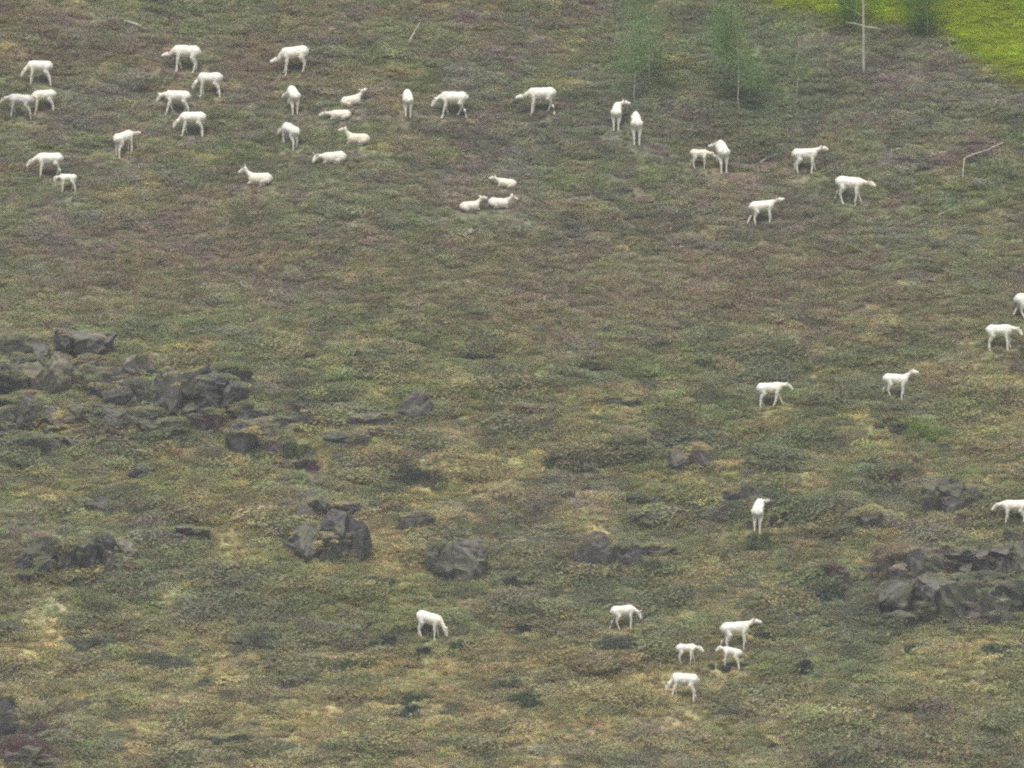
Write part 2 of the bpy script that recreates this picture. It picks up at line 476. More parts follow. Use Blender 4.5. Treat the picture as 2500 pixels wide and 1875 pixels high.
# ------------------------------------------------------------------ where the single shrubs stand
SHRUBS = [
 (58,1862,150,64,'red','wide dark red shrub in the bottom left corner'),
 (112,1812,96,44,'purple','dusky purple shrub above the corner one at bottom left'),
 (668,1647,46,36,'teal','small round blue green shrub left of the long low mat on the lower slope'),
 (825,1645,168,46,'green','longest low green shrub mat on the lower slope, left of the grazing sheep'),
 (395,1642,132,50,'grey','wide grey green shrub on the lower left slope'),
 (230,1600,92,60,'grey','rounded grey green shrub left of the wide one on the lower left slope'),
 (628,1590,88,52,'grey','grey green shrub above the small round blue green one'),
 (495,1682,48,34,'grey','small grey green shrub just right of the wide lower left one'),
 (14,1734,48,48,'dark','dark shrub at the left edge above the corner shrubs'),
 (915,1590,102,42,'dark','dark brown shrub left of the head down sheep on the lower slope'),
 (1042,1616,54,34,'dark','dark little shrub under the feet of the head down sheep'),
 (1125,1602,52,42,'green','green shrub the head down sheep is nosing'),
 (1293,1547,104,34,'dark','long dark shrub between the head down sheep and the standing one'),
 (1305,1730,108,44,'green','green shrub strip below and left of the lowest grazing sheep'),
 (1235,1688,62,38,'grey','grey green shrub just above the green strip near the bottom'),
 (1015,1720,62,34,'green','small green shrub near the bottom, above a teal one'),
 (992,1758,64,40,'teal','teal shrub below the small green one near the bottom'),
 (915,1436,98,34,'green','flat green shrub under the tan patch right of the biggest boulder'),
 (1256,1442,54,34,'dark','dark shrub below right of the tall rounded boulder'),
 (888,1547,46,34,'olive','olive shrub above the dark brown one'),
 (1025,1198,118,58,'dark','broad dark green shrub below the middle rock cluster'),
 (1152,984,42,42,'bright','small fresh green shrub on the slope near the centre'),
 (1358,1150,60,40,'green','green shrub left of the long dusky one right of centre'),
 (1440,1158,88,30,'dark','long dusky shrub below the small mossy rock'),
 (1605,1414,90,46,'green','bright green shrub under the thin tilted red slab'),
 (1170,880,112,24,'dark','long dark mat along the break of slope near the centre'),
 (1420,906,126,24,'olive','long olive mat along the break of slope right of centre'),
 (890,884,82,24,'green','short green mat along the break of slope left of centre'),
 (725,1122,66,58,'green','leafy green shrub between the purple rock and the middle cluster'),
 (380,930,44,38,'teal','blue green shrub at the right end of the pale flat stone'),
 (750,884,44,30,'dark','small dark shrub alone above the leafy green one'),
 (748,1157,62,36,'purple','purple shrub below the leafy green one'),
 (447,1036,96,34,'teal','teal growth filling the hollow below the large grey block'),
 (1848,1352,78,46,'green','green shrub below the lone sheep seen from behind'),
 (1725,1254,66,34,'green','green shrub left of the lone sheep seen from behind'),
 (1905,1289,52,38,'dark','dark shrub right of the lone sheep seen from behind'),
 (2170,1058,82,28,'dark','dark arched shrub beside the bright yellow green one on the right'),
 (2265,1076,96,38,'bright','bright yellow green shrub on the right slope'),
 (2182,1197,58,48,'red','dark red shrub above the pointed rock on the right'),
 (2367,1250,58,64,'dark','dark green shrub on the side of the wide pinkish grey boulder'),
 (2020,1468,88,38,'teal','blue green shrub under the almost black red rock'),
 (1968,1654,72,36,'dark','dark shrub right of the lambs at the bottom'),
 (2050,1624,48,26,'purple','small violet shrub up and right of the dark one near the lambs'),
 (2228,1598,48,26,'teal','small teal shrub below the mossy boulder at lower right'),
 (2015,1540,52,26,'green','small green shrub right of the head up ewe at the bottom'),
 (1904,1830,56,26,'dark','small dark shrub at the bottom edge right of centre'),
 (1518,1592,124,46,'grey','wide grey green shrub under the standing sheep with turned head'),
 (1880,1570,70,30,'dark','dark shrub behind the forelegs of the head up ewe'),
 (2440,1610,70,34,'teal','teal shrub near the right edge below the small dark stone'),
 (1755,1640,60,26,'dark','small dark shrub between the two lambs at the bottom'),
]
SHRUB_SPOTS = [(at(q[0], q[1] - q[3] * .12), q[2] * PX * .55, min(q[2] * PX * .36, q[3] * PX * .5)) for q in SHRUBS]
def clear_shrubs(P):
    for p, w, d in SHRUB_SPOTS:
        P = P[((P[:, 0] - p[0]) / (w * .85)) ** 2 + ((P[:, 1] - p[1] - d * .35) / (d * .95)) ** 2 > 1]
    return P

# ------------------------------------------------------------------ where the sheep stand
W = M_COAT; Y_ = M_COAT_Y; G = M_COAT_G
# px, ground py, scale, heading, neck pitch, head pitch, label, extras
SHEEP = [
 (96,206,.86,180,-44,-55,'white sheep with lowered head, highest of the three at the left edge',dict(legs=(.0,.02,-.06,-.10))),
 (50,287,.84,172,-18,-40,'greyish sheep cut off by the left edge, its rump hiding another head',dict(coat=G,legs=(.02,-.02,-.05,.06))),
 (107,276,.82,178,-38,-45,'cream sheep whose head is hidden behind the greyish sheep at left',dict(coat=Y_,legs=(.0,.05,.0,-.04))),
 (454,175,.96,180,-36,-8,'white ewe striding with head low at the top, above another ewe',dict(legs=(-.02,-.10,.16,-.10))),
 (512,236,.86,172,-46,-58,'white ewe standing just below and right of the striding one',dict(legs=(.0,.02,-.02,-.02))),
 (433,281,.88,180,-10,-58,'white ewe with head held forward, above a ewe that overlaps her',dict(legs=(.10,-.08,-.05,-.02),earup=1)),
 (470,333,.88,180,-40,-52,'white ewe with low head, lowest of the cluster of four at upper left',dict(legs=(.06,-.02,.02,-.06))),
 (303,377,.82,40,-16,0,'young white sheep turned three quarters away, alone left of the cluster',dict(legs=(.0,.02,.0,.0))),
 (120,435,.90,180,-26,-38,'white ewe with head forward beside a small lamb at left',dict(legs=(-.02,.10,-.06,-.04))),
 (166,469,.62,180,-8,-55,'small lamb beside the ewe at the left',dict(lamb=True,legs=(.0,.02,-.02,.04))),
 (719,180,.97,182,-40,-10,'white ewe walking with head low at the top, legs spread wide',dict(legs=(-.04,.12,.12,-.18))),
 (715,271,.84,106,-55,-40,'white sheep seen from behind, upper of two below the wide striding ewe',dict(nyaw=40,hyaw=60)),
 (708,358,.80,132,-50,-50,'white sheep turned away grazing, lower of two below the wide striding ewe',dict(nyaw=10)),
 (857,257,.80,8,42,5,'highest resting sheep, facing right with raised head',dict(lying=True,nyaw=15,hyaw=40)),
 (831,292,.80,176,2,-12,'resting sheep facing left with head held low, above the one with raised neck',dict(lying=True)),
 (874,352,.90,164,52,-6,'resting sheep facing left with neck raised, in the middle of the lying group',dict(lying=True,coat=Y_)),
 (815,398,.92,178,10,-32,'resting sheep facing left with pricked ears and drooping muzzle',dict(lying=True,nyaw=20,hyaw=45,earup=1)),
 (634,450,.95,168,50,-25,'resting sheep with high neck, lying alone left of the lying group',dict(lying=True,earup=1)),
 (995,279,.82,94,-50,-40,'white sheep seen from behind, between the lying group and the side-on ewe',dict(nyaw=20)),
 (1107,288,.94,180,-26,-55,'white ewe with one hind leg lifted, in the upper centre',dict(legs=(.06,-.06,-.08,.10),coat=W)),
 (1322,279,.96,180,-24,-4,'white ewe looking along the ground, standing alone in the upper centre',dict(legs=(.0,.02,-.06,.02))),
 (1506,311,.82,84,2,-5,'white sheep seen from behind looking right, left of a pair seen from behind',dict(nyaw=-40,hyaw=-80,wid=.9)),
 (1553,341,.92,94,-40,-40,'tall white sheep seen from behind with hidden head, right of the pair',dict(wid=.85)),
 (1707,412,.66,2,-10,-30,'lamb reaching under the ewe seen from behind on the right',dict(lamb=True,legs=(.02,.04,-.08,.0),coat=Y_)),
 (1762,411,.92,104,-32,-20,'white ewe seen from behind with a lamb at her side',dict(nyaw=25,hyaw=50,wid=.95)),
 (1966,423,.87,4,24,-12,'white ewe with reddish horns, head up and facing right',dict(legs=(.04,-.02,.0,-.04),horn=M_HORN_R)),
 (2074,496,.95,-8,-4,-14,'deep chested white sheep facing right with pricked ears, right of the reddish horned ewe',dict(legs=(.04,-.04,-.14,.04))),
 (1861,548,.84,6,14,12,'white sheep facing right with raised nose, lowest of the upper right group',dict(legs=(.02,.04,-.20,-.02))),
 (2512,780,.94,2,-10,-10,'white sheep cut in half by the right edge, higher of two there',dict(legs=(.1,-.1,-.18,.14))),
 (2441,857,.91,-12,-6,-48,'white sheep facing right with head lowered level, just below the half cut one',dict(legs=(.02,.06,-.06,-.10))),
 (2187,973,.86,6,42,6,'white sheep walking right with head high, on the right slope',dict(legs=(.0,-.04,-.16,.08),hyaw=-10)),
 (1880,996,.86,0,4,-38,'white sheep striding right with neck stretched forward, left of the head high one',dict(legs=(.14,-.14,.12,-.12))),
 (1852,1284,.88,80,-22,-10,'lone white sheep seen from behind in front of a dark rock',dict(nyaw=-22,hyaw=-40)),
 (2478,1281,.88,180,-8,-40,'white sheep cut by the right edge with head forward, beside red slabs',dict(legs=(.02,-.02,.10,-.08))),
 (1047,1560,.92,-18,-40,-58,'white sheep grazing head down to the right on the lower slope',dict(nlen=1.25,dip=11,legs=(.0,.0,-.02,.04))),
 (1522,1534,.82,12,-30,-62,'white sheep standing with head turned down, left of the head up ewe',dict(nyaw=-28,hyaw=-60,legs=(.0,.02,-.16,.08))),
 (1796,1584,.95,4,20,-8,'biggest white ewe facing right with head up, above two lambs',dict(dip=8,legs=(.0,.02,-.20,.0))),
 (1675,1621,.68,-4,-8,-36,'lamb facing right, nose to nose with another lamb',dict(lamb=True,legs=(.08,-.02,-.08,.0))),
 (1787,1632,.68,166,-2,-40,'lamb facing left under the biggest ewe, nose to nose with another',dict(lamb=True,legs=(-.02,-.04,.0,-.04))),
 (1670,1708,.90,182,-54,-60,'lowest white sheep, grazing to the left with legs spread',dict(legs=(.12,.02,.06,-.20))),
 (1238,458,.72,172,20,-5,'small resting sheep, uppermost of three lying together near the centre',dict(lying=True)),
 (1147,514,.76,8,44,-6,'resting sheep facing right, left one of three lying together',dict(lying=True,nyaw=10,hyaw=20)),
 (1218,507,.80,6,46,-22,'resting sheep facing right, right one of three lying together',dict(lying=True)),
]
SHEEP_SPOTS = [at(q[0], q[1]) for q in SHEEP]

# ------------------------------------------------------------------ rocks
ON_ROCK = []
def block(c, W, D, H, g, tilt=0.0, rounded=False):
    """one broken, flat-faced block of rock: verts and faces"""
    P_ = []
    for sx in (-1, 1):
        for sy in (-1, 1):
            for sz in (-1, 1):
                P_.append(np.array([sx, sy, sz]) * g.uniform(.38, .98, 3))
    for _ in range(12):
        d = g.normal(size=3); d /= np.linalg.norm(d) ** .5 * np.abs(d).max() ** .5; P_.append(d * g.uniform(.72, 1.02))
    if rounded:
        P_ = []
        for _ in range(34):
            d = g.normal(size=3); d /= np.linalg.norm(d) ** .75 * np.abs(d).max() ** .25; P_.append(d * g.uniform(.86, 1.0))
    rot = np.array(Euler((g.normal(0, .25), g.normal(0, .30) + tilt, g.normal(0, .5))).to_matrix())
    bm = bmesh.new()
    for q in P_: bm.verts.new(q)
    r = bmesh.ops.convex_hull(bm, input=bm.verts)
    bmesh.ops.delete(bm, geom=[v for v in bm.verts if not v.link_faces], context='VERTS')
    bmesh.ops.triangulate(bm, faces=bm.faces)
    bmesh.ops.subdivide_edges(bm, edges=bm.edges, cuts=5 if max(W, H) > .4 else 3, use_grid_fill=True)
    bm.normal_update()
    v = np.array([q.co[:] for q in bm.verts]); n = np.array([q.normal[:] for q in bm.verts])
    o = g.uniform(0, 50, 3)
    v = v + n * (.31 * (fbm(v[:, 0] * 2 + o[0], v[:, 2] * 2.3 + v[:, 1] * 1.7 + o[1], 3, 3) - .5))[:, None]
    crack = np.abs(fbm(v[:, 0] * 1.1 + o[1], v[:, 2] * .9 + v[:, 1] + o[2], 5, 2) - .5)
    v = v - n * (.12 * np.exp(-(crack / .02) ** 2))[:, None]
    v = v + n * (.12 * (fbm(v[:, 0] * 6 + o[2], v[:, 2] * 7 + v[:, 1] * 5, 1, 2) - .5))[:, None]
    v = (v @ rot.T) * np.array([W * .5, D * .5, H * .5])
    v[:, 1] -= .22 * v[:, 2]                            # faces lean out over their foot
    v = v + np.array(c)
    for q in bm.faces: q.smooth = False
    F = [[q.index for q in f.verts] for f in bm.faces]; fn = None
    bm.free()
    return v, F

def rock(cx, base, w, h, kind, label, seed, cat='rock', tilt=0, group=None):
    """a rock built of one or more blocks parted by open joints; the plants at its foot and on its ledges are noted for the ground cover"""
    rd = random.Random(seed); g = np.random.default_rng(seed)
    grow = 1.22 if (cx < 620 and 820 < base < 1115) else (1.12 if cx > 2150 and 1380 < base < 1550 else 1.0)
    W, H = w * PX * grow, h * PX * grow
    D = max(.55 * W, .9 * H)
    p = at(cx, base)
    C0 = np.array([0, D * .40, H * .40])
    root = empty('rock', (p[0], p[1], p[2]))
    cols = 1 if w < 70 else (2 if w < 108 else 3)
    rounded = 'round' in label
    if rounded: cols = 1 if w < 120 else 2
    ws = g.uniform(.6, 1.4, cols); ws /= ws.sum()
    x = -.5
    kinds = [kind] * 4 + (['dark', 'grey', 'moss'] if cols > 2 else [])
    for c in range(cols):
        bw = ws[c] * W; xc = (x + ws[c] * .5) * W; x += ws[c]
        bh = H * ((1.12 - .45 * abs(2 * xc / W) ** 1.5) * g.uniform(.82, 1.02) if cols > 1 else 1.1)
        stack = 2 if (cols > 1 and rd.random() < .6 and bh > .35 and not rounded) else 1
        f = g.uniform(.4, .62)
        spans = [(0, 1)] if stack == 1 else [(0, f), (f, 1)]
        for a, b in spans:
            cc = np.array([xc + g.normal(0, .03) * W, C0[1] + g.normal(0, .07) * D - (.05 * D if a == 0 else 0), -.12 * H + bh * (a + b) * .5])
            v, F = block(cc, bw * g.uniform(1.3, 1.6) * (1 if cols > 1 else .85), D * g.uniform(.95, 1.15), bh * (b - a) * 1.32 + .08 * H, g, R(tilt) * -1, rounded)
            mesh_obj('block' if cols > 1 else 'stone', v, F, ROCK[rd.choice(kinds)], root, smooth=False)
            if w > 28:
                wv = v + p
                top = (v[:, 2] > np.quantile(v[:, 2], .70)) & (wv[:, 2] > height(wv[:, 0], wv[:, 1], False))
                q = wv[top]; k = int(g.integers(3, 6 + 34 * bw))
                ON_ROCK.append(q[g.permutation(len(q))[:k]])
    if w > 28:
        m = int(55 * W) + 10
        an = g.uniform(-np.pi, 0, m); f = g.uniform(.8, 1.2, m)
        fx = p[0] + np.cos(an) * W * .54 * f; fy = p[1] + D * .2 + np.sin(an) * D * .42 * f
        ON_ROCK.append(np.stack([fx, fy, height(fx, fy)], 1))
    tag(root, label, cat, group)
    return root

ROCKS = [
 (168,915,132,97,'purple','purple grey boulder at the top of the left outcrop under a straw coloured ledge'),
 (108,976,122,96,'tan','rounded tan boulder just below the purple grey one in the left outcrop'),
 (14,1004,88,104,'dark','dark slate boulder cut off by the left edge of the picture'),
 (50,884,112,46,'moss','low mossy ledge at the left edge above the rounded tan boulder'),
 (170,1054,86,42,'rust','brown overhanging stone with a dark underside below the left outcrop'),
 (340,924,64,44,'pale','pale flat stone with dark gap beneath, between the two big outcrops'),
 (262,977,68,54,'purple','small purple rock left of the grey slab below the pale stone'),
 (345,1002,102,64,'grey','grey slab beneath the pale flat stone'),
 (447,1014,104,100,'grey','large grey block overhanging a dark green hollow'),
 (530,1020,98,102,'dark','dark fractured block leaning on the large grey block'),
 (508,1060,50,46,'red','reddish stone under the dark fractured block'),
 (583,1120,68,76,'dark','dark blue grey boulder standing alone right of the reddish stone'),
 (630,1092,68,60,'rust','pinkish brown stone touching the dark blue grey boulder'),
 (682,1052,94,50,'purple','low dark purple rock above the pinkish brown stone'),
 (848,1100,106,54,'grey','grey rock with dark shadow under it, in the middle cluster'),
 (903,1070,84,30,'red','thin dark red slab lying behind the grey rock of the middle cluster'),
 (890,1044,102,42,'grey','blue grey lichened rock at the top of the middle cluster'),
 (1014,1036,72,72,'purple','round purple grey boulder right of the middle cluster'),
 (795,1278,142,64,'dark','dark cap stone overhanging the biggest boulder'),
 (800,1370,182,108,'dark','biggest dark boulder below the middle of the slope'),
 (1013,1302,80,52,'purple','small split rock above left of the tall rounded boulder'),
 (1112,1430,138,142,'grey','tall rounded grey boulder on the lower slope'),
 (1480,1406,138,106,'grey','round grey boulder with dark brow, on the lower slope right of centre'),
 (1604,1358,92,26,'red','thin tilted dark red slab beside the round grey boulder'),
 (1567,1238,70,36,'dark','small dark rock above the tilted red slab'),
 (1538,1114,62,44,'moss','small mossy rock on the open slope right of centre'),
 (1682,1152,92,68,'purple','dark purple boulder below the walking sheep on the right'),
 (1515,994,78,32,'dark','flat slate coloured rock high on the lower slope'),
 (1290,1014,64,22,'red','low reddish purple rock right of the round purple grey boulder'),
 (1822,1252,98,68,'dark','dark rock behind the lone sheep seen from behind on the lower right'),
 (2322,1252,128,78,'purple','wide pinkish grey boulder with dark shrub at its right side'),
 (2390,1274,84,28,'red','dark red slab in front of the sheep at the right edge'),
 (2128,1306,64,56,'dark','dark pointed rock left of the wide pinkish grey boulder'),
 (2025,1430,78,48,'red','almost black red rock above a blue green shrub at lower right'),
 (2130,1418,50,30,'dark','small dark rock left of the rusty mound'),
 (2184,1426,82,92,'rust','rusty brown upright rock at the left of the lower right outcrop'),
 (2322,1402,134,64,'purple','broad purple grey rock at the top of the lower right outcrop'),
 (2393,1464,94,64,'dark','dark blue block at the right of the lower right outcrop'),
 (2265,1528,196,112,'moss','largest grey green mossy boulder of the lower right outcrop'),
 (2480,1338,64,36,'red','dark purple red rock at the right edge below the sheep'),
 (2448,1425,118,96,'purple','purple grey block filling the right end of the lower right outcrop by the picture edge'),
 (2478,1500,92,84,'dark','dark block cut by the right edge, under the purple grey end block'),
 (2240,1438,112,84,'grey','grey block touching the rusty upright rock on its right side'),
 (2335,1478,112,74,'dark','dark upright block in the heart of the lower right outcrop'),
 (2400,1520,104,58,'grey','low grey block at the foot of the lower right outcrop, right of the mossy boulder'),
 (62,1062,126,82,'grey','broad grey block at the foot of the left outcrop, near the edge'),
 (232,1046,88,66,'moss','mossy block in the lower part of the left outcrop, right of the brown overhanging stone'),
 (318,1058,96,58,'grey','grey block under the grey slab, at the foot of the left outcrop'),
 (400,1074,92,50,'moss','low mossy rock below left of the large grey block'),
 (84,928,74,56,'grey','grey block between the purple grey boulder and the dark slate boulder at far left'),
 (290,1006,60,44,'dark','dark block left of the grey slab under the pale flat stone'),
 (612,1046,70,44,'dark','dark angular block above the dark blue grey boulder'),
 (656,1118,58,42,'purple','purple stone below right of the pinkish brown stone'),
 (224,962,66,50,'tan','tan block wedged between the rounded tan boulder and the small purple rock'),
 (130,1108,116,46,'moss','lowest mossy ledge of the left outcrop'),
 (566,950,58,40,'dark','dark stone behind the top of the dark fractured block'),
 (748,1048,54,34,'dark','dark stone just right of the low dark purple rock'),
 (1850,1242,54,40,'purple','small purple rock touching the dark rock behind the lone sheep'),
 (2440,1532,58,26,'dark','small dark stone right of the largest mossy boulder'),
 (2330,1548,40,18,'red','smallest dark stone at the foot of the mossy boulder'),
 (115,1414,128,112,'dark','blue grey boulder, left of the pair at lower left'),
 (256,1402,128,110,'tan','pale topped boulder, right of the pair at lower left'),
 (450,1322,110,40,'purple','flat purple slab right of the pale topped boulder'),
 (236,1254,58,40,'purple','small purple rock above the pale topped boulder'),
 (343,1174,48,34,'dark','small dark stone, lower of two in line below the grey slab'),
 (348,1126,32,28,'dark','small dark stone, upper of two in line below the grey slab'),
 (16,1806,66,70,'dark','dark rock rising up the left edge just above the corner shrubs'),
 (66,1872,132,48,'red','low dark red rock in the bottom left corner, under the dark red shrub'),
 (555,1825,80,34,'grey','low grey stone near the bottom edge, left of centre'),
 (2165,222,50,16,'dark','small dark stone just under the edge of the bright green meadow'),
 (2360,195,46,18,'dark','dark blue stone below the bright meadow, near the right edge'),
 (146,156,18,10,'pale','small white stone behind the rump of the highest sheep at left'),
 (782,834,12,8,'pale','tiny white stone alone in the heath left of centre'),
]
ROCKS = [r for r in ROCKS if r[0] != 2165]
for i, (cx, b, w, h, k, lab) in enumerate(ROCKS):
    rock(cx, b, w, h, k, lab, 900 + i, tilt=(14 if 'tilted' in lab else 0), group='rocks on the hillside',
         cat='boulder' if 'boulder' in lab else ('slab' if 'slab' in lab else ('stone' if 'stone' in lab else 'rock')))

# ------------------------------------------------------------------ ground cover (uncountable): small plants over the sheet
def heath_proto(i, r, h, n, leaf):
    g = np.random.default_rng(100 + i)
    th = g.uniform(0, 2 * np.pi, n); q = np.sqrt(g.uniform(0, 1, n)) * r
    top = h * (1 - (q / r) ** 2) ** .5
    zz = top * g.uniform(.25, 1.0, n) ** .5
    c = np.stack([q * np.cos(th), q * np.sin(th), zz], 1)
    c[:, 2] += g.normal(0, .012, n)
    me = quads_mesh('dwarf_shrub_tuft', leaf_quads(c, leaf, g, .6)); me.materials.append(M_HEATH)
    return bpy.data.objects.new('dwarf_shrub_tuft', me)

def grass_proto(i, r, h, n, w):
    g = np.random.default_rng(200 + i)
    th = g.uniform(0, 2 * np.pi, n); q = np.sqrt(g.uniform(0, 1, n)) * r
    b = np.stack([q * np.cos(th), q * np.sin(th), np.zeros(n)], 1)
    lean = g.normal(0, .5, (n, 3)); lean[:, 2] = 0; lean[:, 1] -= .25
    L = h * g.uniform(.5, 1.1, (n, 1))
    mid = b + np.array([0, 0, 1]) * L * .6 + lean * L * .35
    tip = b + np.array([0, 0, 1]) * L * .85 + lean * L * 1.0
    s = g.normal(size=(n, 3)); s[:, 2] = 0; s /= np.linalg.norm(s, axis=1)[:, None]
    q4 = np.stack([b - s * w * .5, b + s * w * .5, mid + s * w * .45, mid - s * w * .45], 1)
    q5 = np.stack([mid - s * w * .45, mid + s * w * .45, tip + s * w * .1, tip - s * w * .1], 1)
    me = quads_mesh('grass_tuft', np.concatenate([q4, q5])); me.materials.append(M_GRASS)
    return bpy.data.objects.new('grass_tuft', me)

def scatter(name, pts, scl, rot, col, var, protos, label, cat):
    me = bpy.data.meshes.new(name)
    me.vertices.add(len(pts)); me.vertices.foreach_set('co', pts.reshape(-1).astype(np.float32))
    for nm, ty, key, arr in (('scl', 'FLOAT_VECTOR', 'vector', scl), ('rot', 'FLOAT_VECTOR', 'vector', rot), ('var', 'INT', 'value', var)):
        a = me.attributes.new(nm, ty, 'POINT'); a.data.foreach_set(key, arr.reshape(-1).astype(np.int32 if ty == 'INT' else np.float32))
    a = me.attributes.new('veg', 'FLOAT_COLOR', 'POINT')
    a.data.foreach_set('color', np.concatenate([col, np.ones((len(col), 1))], 1).reshape(-1).astype(np.float32))
    o = bpy.data.objects.new(name, me); C.objects.link(o)
    ng = bpy.data.node_groups.new(name, 'GeometryNodeTree')
    ng.interface.new_socket('Geometry', in_out='INPUT', socket_type='NodeSocketGeometry')
    ng.interface.new_socket('Geometry', in_out='OUTPUT', socket_type='NodeSocketGeometry')
    N, L = ng.nodes, ng.links
    gi = N.new('NodeGroupInput'); go = N.new('NodeGroupOutput')
    iop = N.new('GeometryNodeInstanceOnPoints')
    jn = N.new('GeometryNodeJoinGeometry')
    for p in reversed(protos):
        oi = N.new('GeometryNodeObjectInfo'); oi.inputs['Object'].default_value = p
        oi.inputs['As Instance'].default_value = True
        L.new(oi.outputs['Geometry'], jn.inputs[0])
    def named(nm, ty):
        q = N.new('GeometryNodeInputNamedAttribute'); q.data_type = ty; q.inputs['Name'].default_value = nm
        return q.outputs['Attribute']
    L.new(gi.outputs[0], iop.inputs['Points']); L.new(jn.outputs[0], iop.inputs['Instance'])
    iop.inputs['Pick Instance'].default_value = True
    L.new(named('var', 'INT'), iop.inputs['Instance Index'])
    L.new(named('rot', 'FLOAT_VECTOR'), iop.inputs['Rotation'])
    L.new(named('scl', 'FLOAT_VECTOR'), iop.inputs['Scale'])
    L.new(iop.outputs[0], go.inputs[0])
    md = o.modifiers.new('scatter', 'NODES'); md.node_group = ng
    tag(o, label, cat, kind='stuff')
    return o

def points(n, g):
    x = g.uniform(-17.3, 17.3, n); y = g.uniform(-19.6, 19.4, n)
    z = height(x, y)
    return np.stack([x, y, z], 1)

def jitter(c, g, v=.13, h=.05):
    k = np.exp(g.normal(0, v, (len(c), 1))); hh = np.exp(g.normal(0, h, (len(c), 3)))
    return np.clip(c * k * hh, .01, .9)

def rots(n, g, tilt=.32):
    return np.stack([np.full(n, tilt) + g.normal(0, .15, n), g.normal(0, .15, n), g.uniform(0, 6.28, n)], 1) if False else \
        np.stack([g.normal(tilt, .15, n), g.normal(0, .15, n), np.zeros(n)], 1)

g = np.random.default_rng(31)
protos_h = [heath_proto(0, .24, .10, 260, .035), heath_proto(1, .27, .13, 310, .037), heath_proto(2, .19, .09, 190, .032), heath_proto(3, .30, .075, 300, .037)]
protos_g = [grass_proto(0, .10, .16, 46, .016), grass_proto(1, .14, .13, 60, .015), grass_proto(2, .08, .20, 40, .015)]
P = points(62000, g)
ppx, ppy = to_px(P[:, 0], P[:, 1], P[:, 2])
mm = meadow_mask(ppx, ppy)
keep = g.uniform(0, 1, len(P)) > mm * .93
P = clear_shrubs(P[keep])
P = P[g.uniform(0, 1, len(P)) > .62 * sst(.34, .44, veg_colour(P[:, 0], P[:, 1], P[:, 2])[:, 0])]
n_ground = len(P)
P = np.concatenate([P] + ON_ROCK)
col = veg_colour(P[:, 0], P[:, 1], P[:, 2])
clump = fbm(P[:, 0] / 1.1 + 3, P[:, 1] / .8 + 9, 5, 3)
lowp = sst(700, 1000, to_px(P[:, 0], P[:, 1], P[:, 2])[1])
s = (.55 + .75 * g.random(len(P))) * (.8 + (.5 + .9 * lowp) * np.clip(clump - .42, 0, 1) * 2.2)
s[n_ground:] *= .5
for q in SHEEP_SPOTS:                                 # grazed and trodden short round the animals
    near = np.exp(-(((P[:, 0] - q[0]) / .62) ** 2 + ((P[:, 1] - q[1] + .12) / .5) ** 2))
    s *= 1 - .62 * near
dk = sst(.53, .66, clump)[:, None] * (.35 + .4 * lowp[:, None])
col = col * (1 - dk) + (col * .55 + DARK * .35) * dk
ang = g.uniform(0, 6.28, len(P))
scl = np.stack([s * g.uniform(1.0, 1.9, len(P)), s * .9, s * g.uniform(.6, 1.5, len(P))], 1)
rot = np.stack([g.normal(.3, .12, len(P)), g.normal(0, .12, len(P)), g.normal(0, .3, len(P))], 1)
scatter('heath_ground_cover', P, scl, rot, jitter(col, g, .17, .05), g.integers(0, 4, len(P)), protos_h,
        'low brown, olive and purple dwarf shrubs carpeting the slope', 'heath')

# low willow and heather mounds, too many and too alike to count
g = np.random.default_rng(34)
protos_m = [heath_proto(10, .42, .24, 800, .037), heath_proto(11, .34, .28, 680, .036), heath_proto(12, .50, .20, 880, .038)]
P = points(7500, g)
ppx, ppy = to_px(P[:, 0], P[:, 1], P[:, 2])
lowp = sst(640, 980, ppy + 160 * (vn(P[:, 0] / 3, P[:, 1] / 3, 2) - .5))
dens = fbm(P[:, 0] / 1.9 + 60, P[:, 1] / 1.3 + 23, 3, 3)
P = P[g.uniform(0, 1, len(P)) < (.22 + .78 * lowp) * sst(.40, .60, dens) * (1 - meadow_mask(ppx, ppy))]
P = clear_shrubs(P)
for q in ROCKS:
    rp_ = at(q[0], q[1]); hw = q[2] * PX * .5 + .15; hd_ = max(.7 * q[2], .8 * q[3]) * PX
    P = P[(np.abs(P[:, 0] - rp_[0]) > hw) | (P[:, 1] < rp_[1] - .45) | (P[:, 1] > rp_[1] + hd_)]
for q in SHEEP_SPOTS: P = P[(np.abs(P[:, 0] - q[0]) > .62) | (np.abs(P[:, 1] - q[1] + .25) > .75)]
lowp = sst(640, 980, to_px(P[:, 0], P[:, 1], P[:, 2])[1])
col = veg_colour(P[:, 0], P[:, 1], P[:, 2])
pick = g.random(len(P)); t = np.where(pick < .5, .85, .45)[:, None]
tgt = np.where((pick < .5)[:, None], np.array([.085, .112, .082]), np.where((pick < .78)[:, None], np.array([.25, .275, .19]), np.where((pick < .85)[:, None], OLIVE, PURPLE)))
col = col * (1 - t) + tgt * t
s = 1.15 * (.35 + .65 * g.random(len(P)) ** 1.5) * (.55 + .45 * lowp)
scl = np.stack([s * g.uniform(1.0, 1.7, len(P)), s, s * g.uniform(.6, 1.1, len(P))], 1)
rot = np.stack([g.normal(.42, .1, len(P)), g.normal(0, .1, len(P)), g.normal(0, .3, len(P))], 1)
P[:, 2] -= .03
scatter('low_willow_cover', P, scl, rot, jitter(col, g, .15, .05), g.integers(0, 3, len(P)), protos_m,
        'knee high willow and heather mounds covering the lower slope', 'willow scrub')

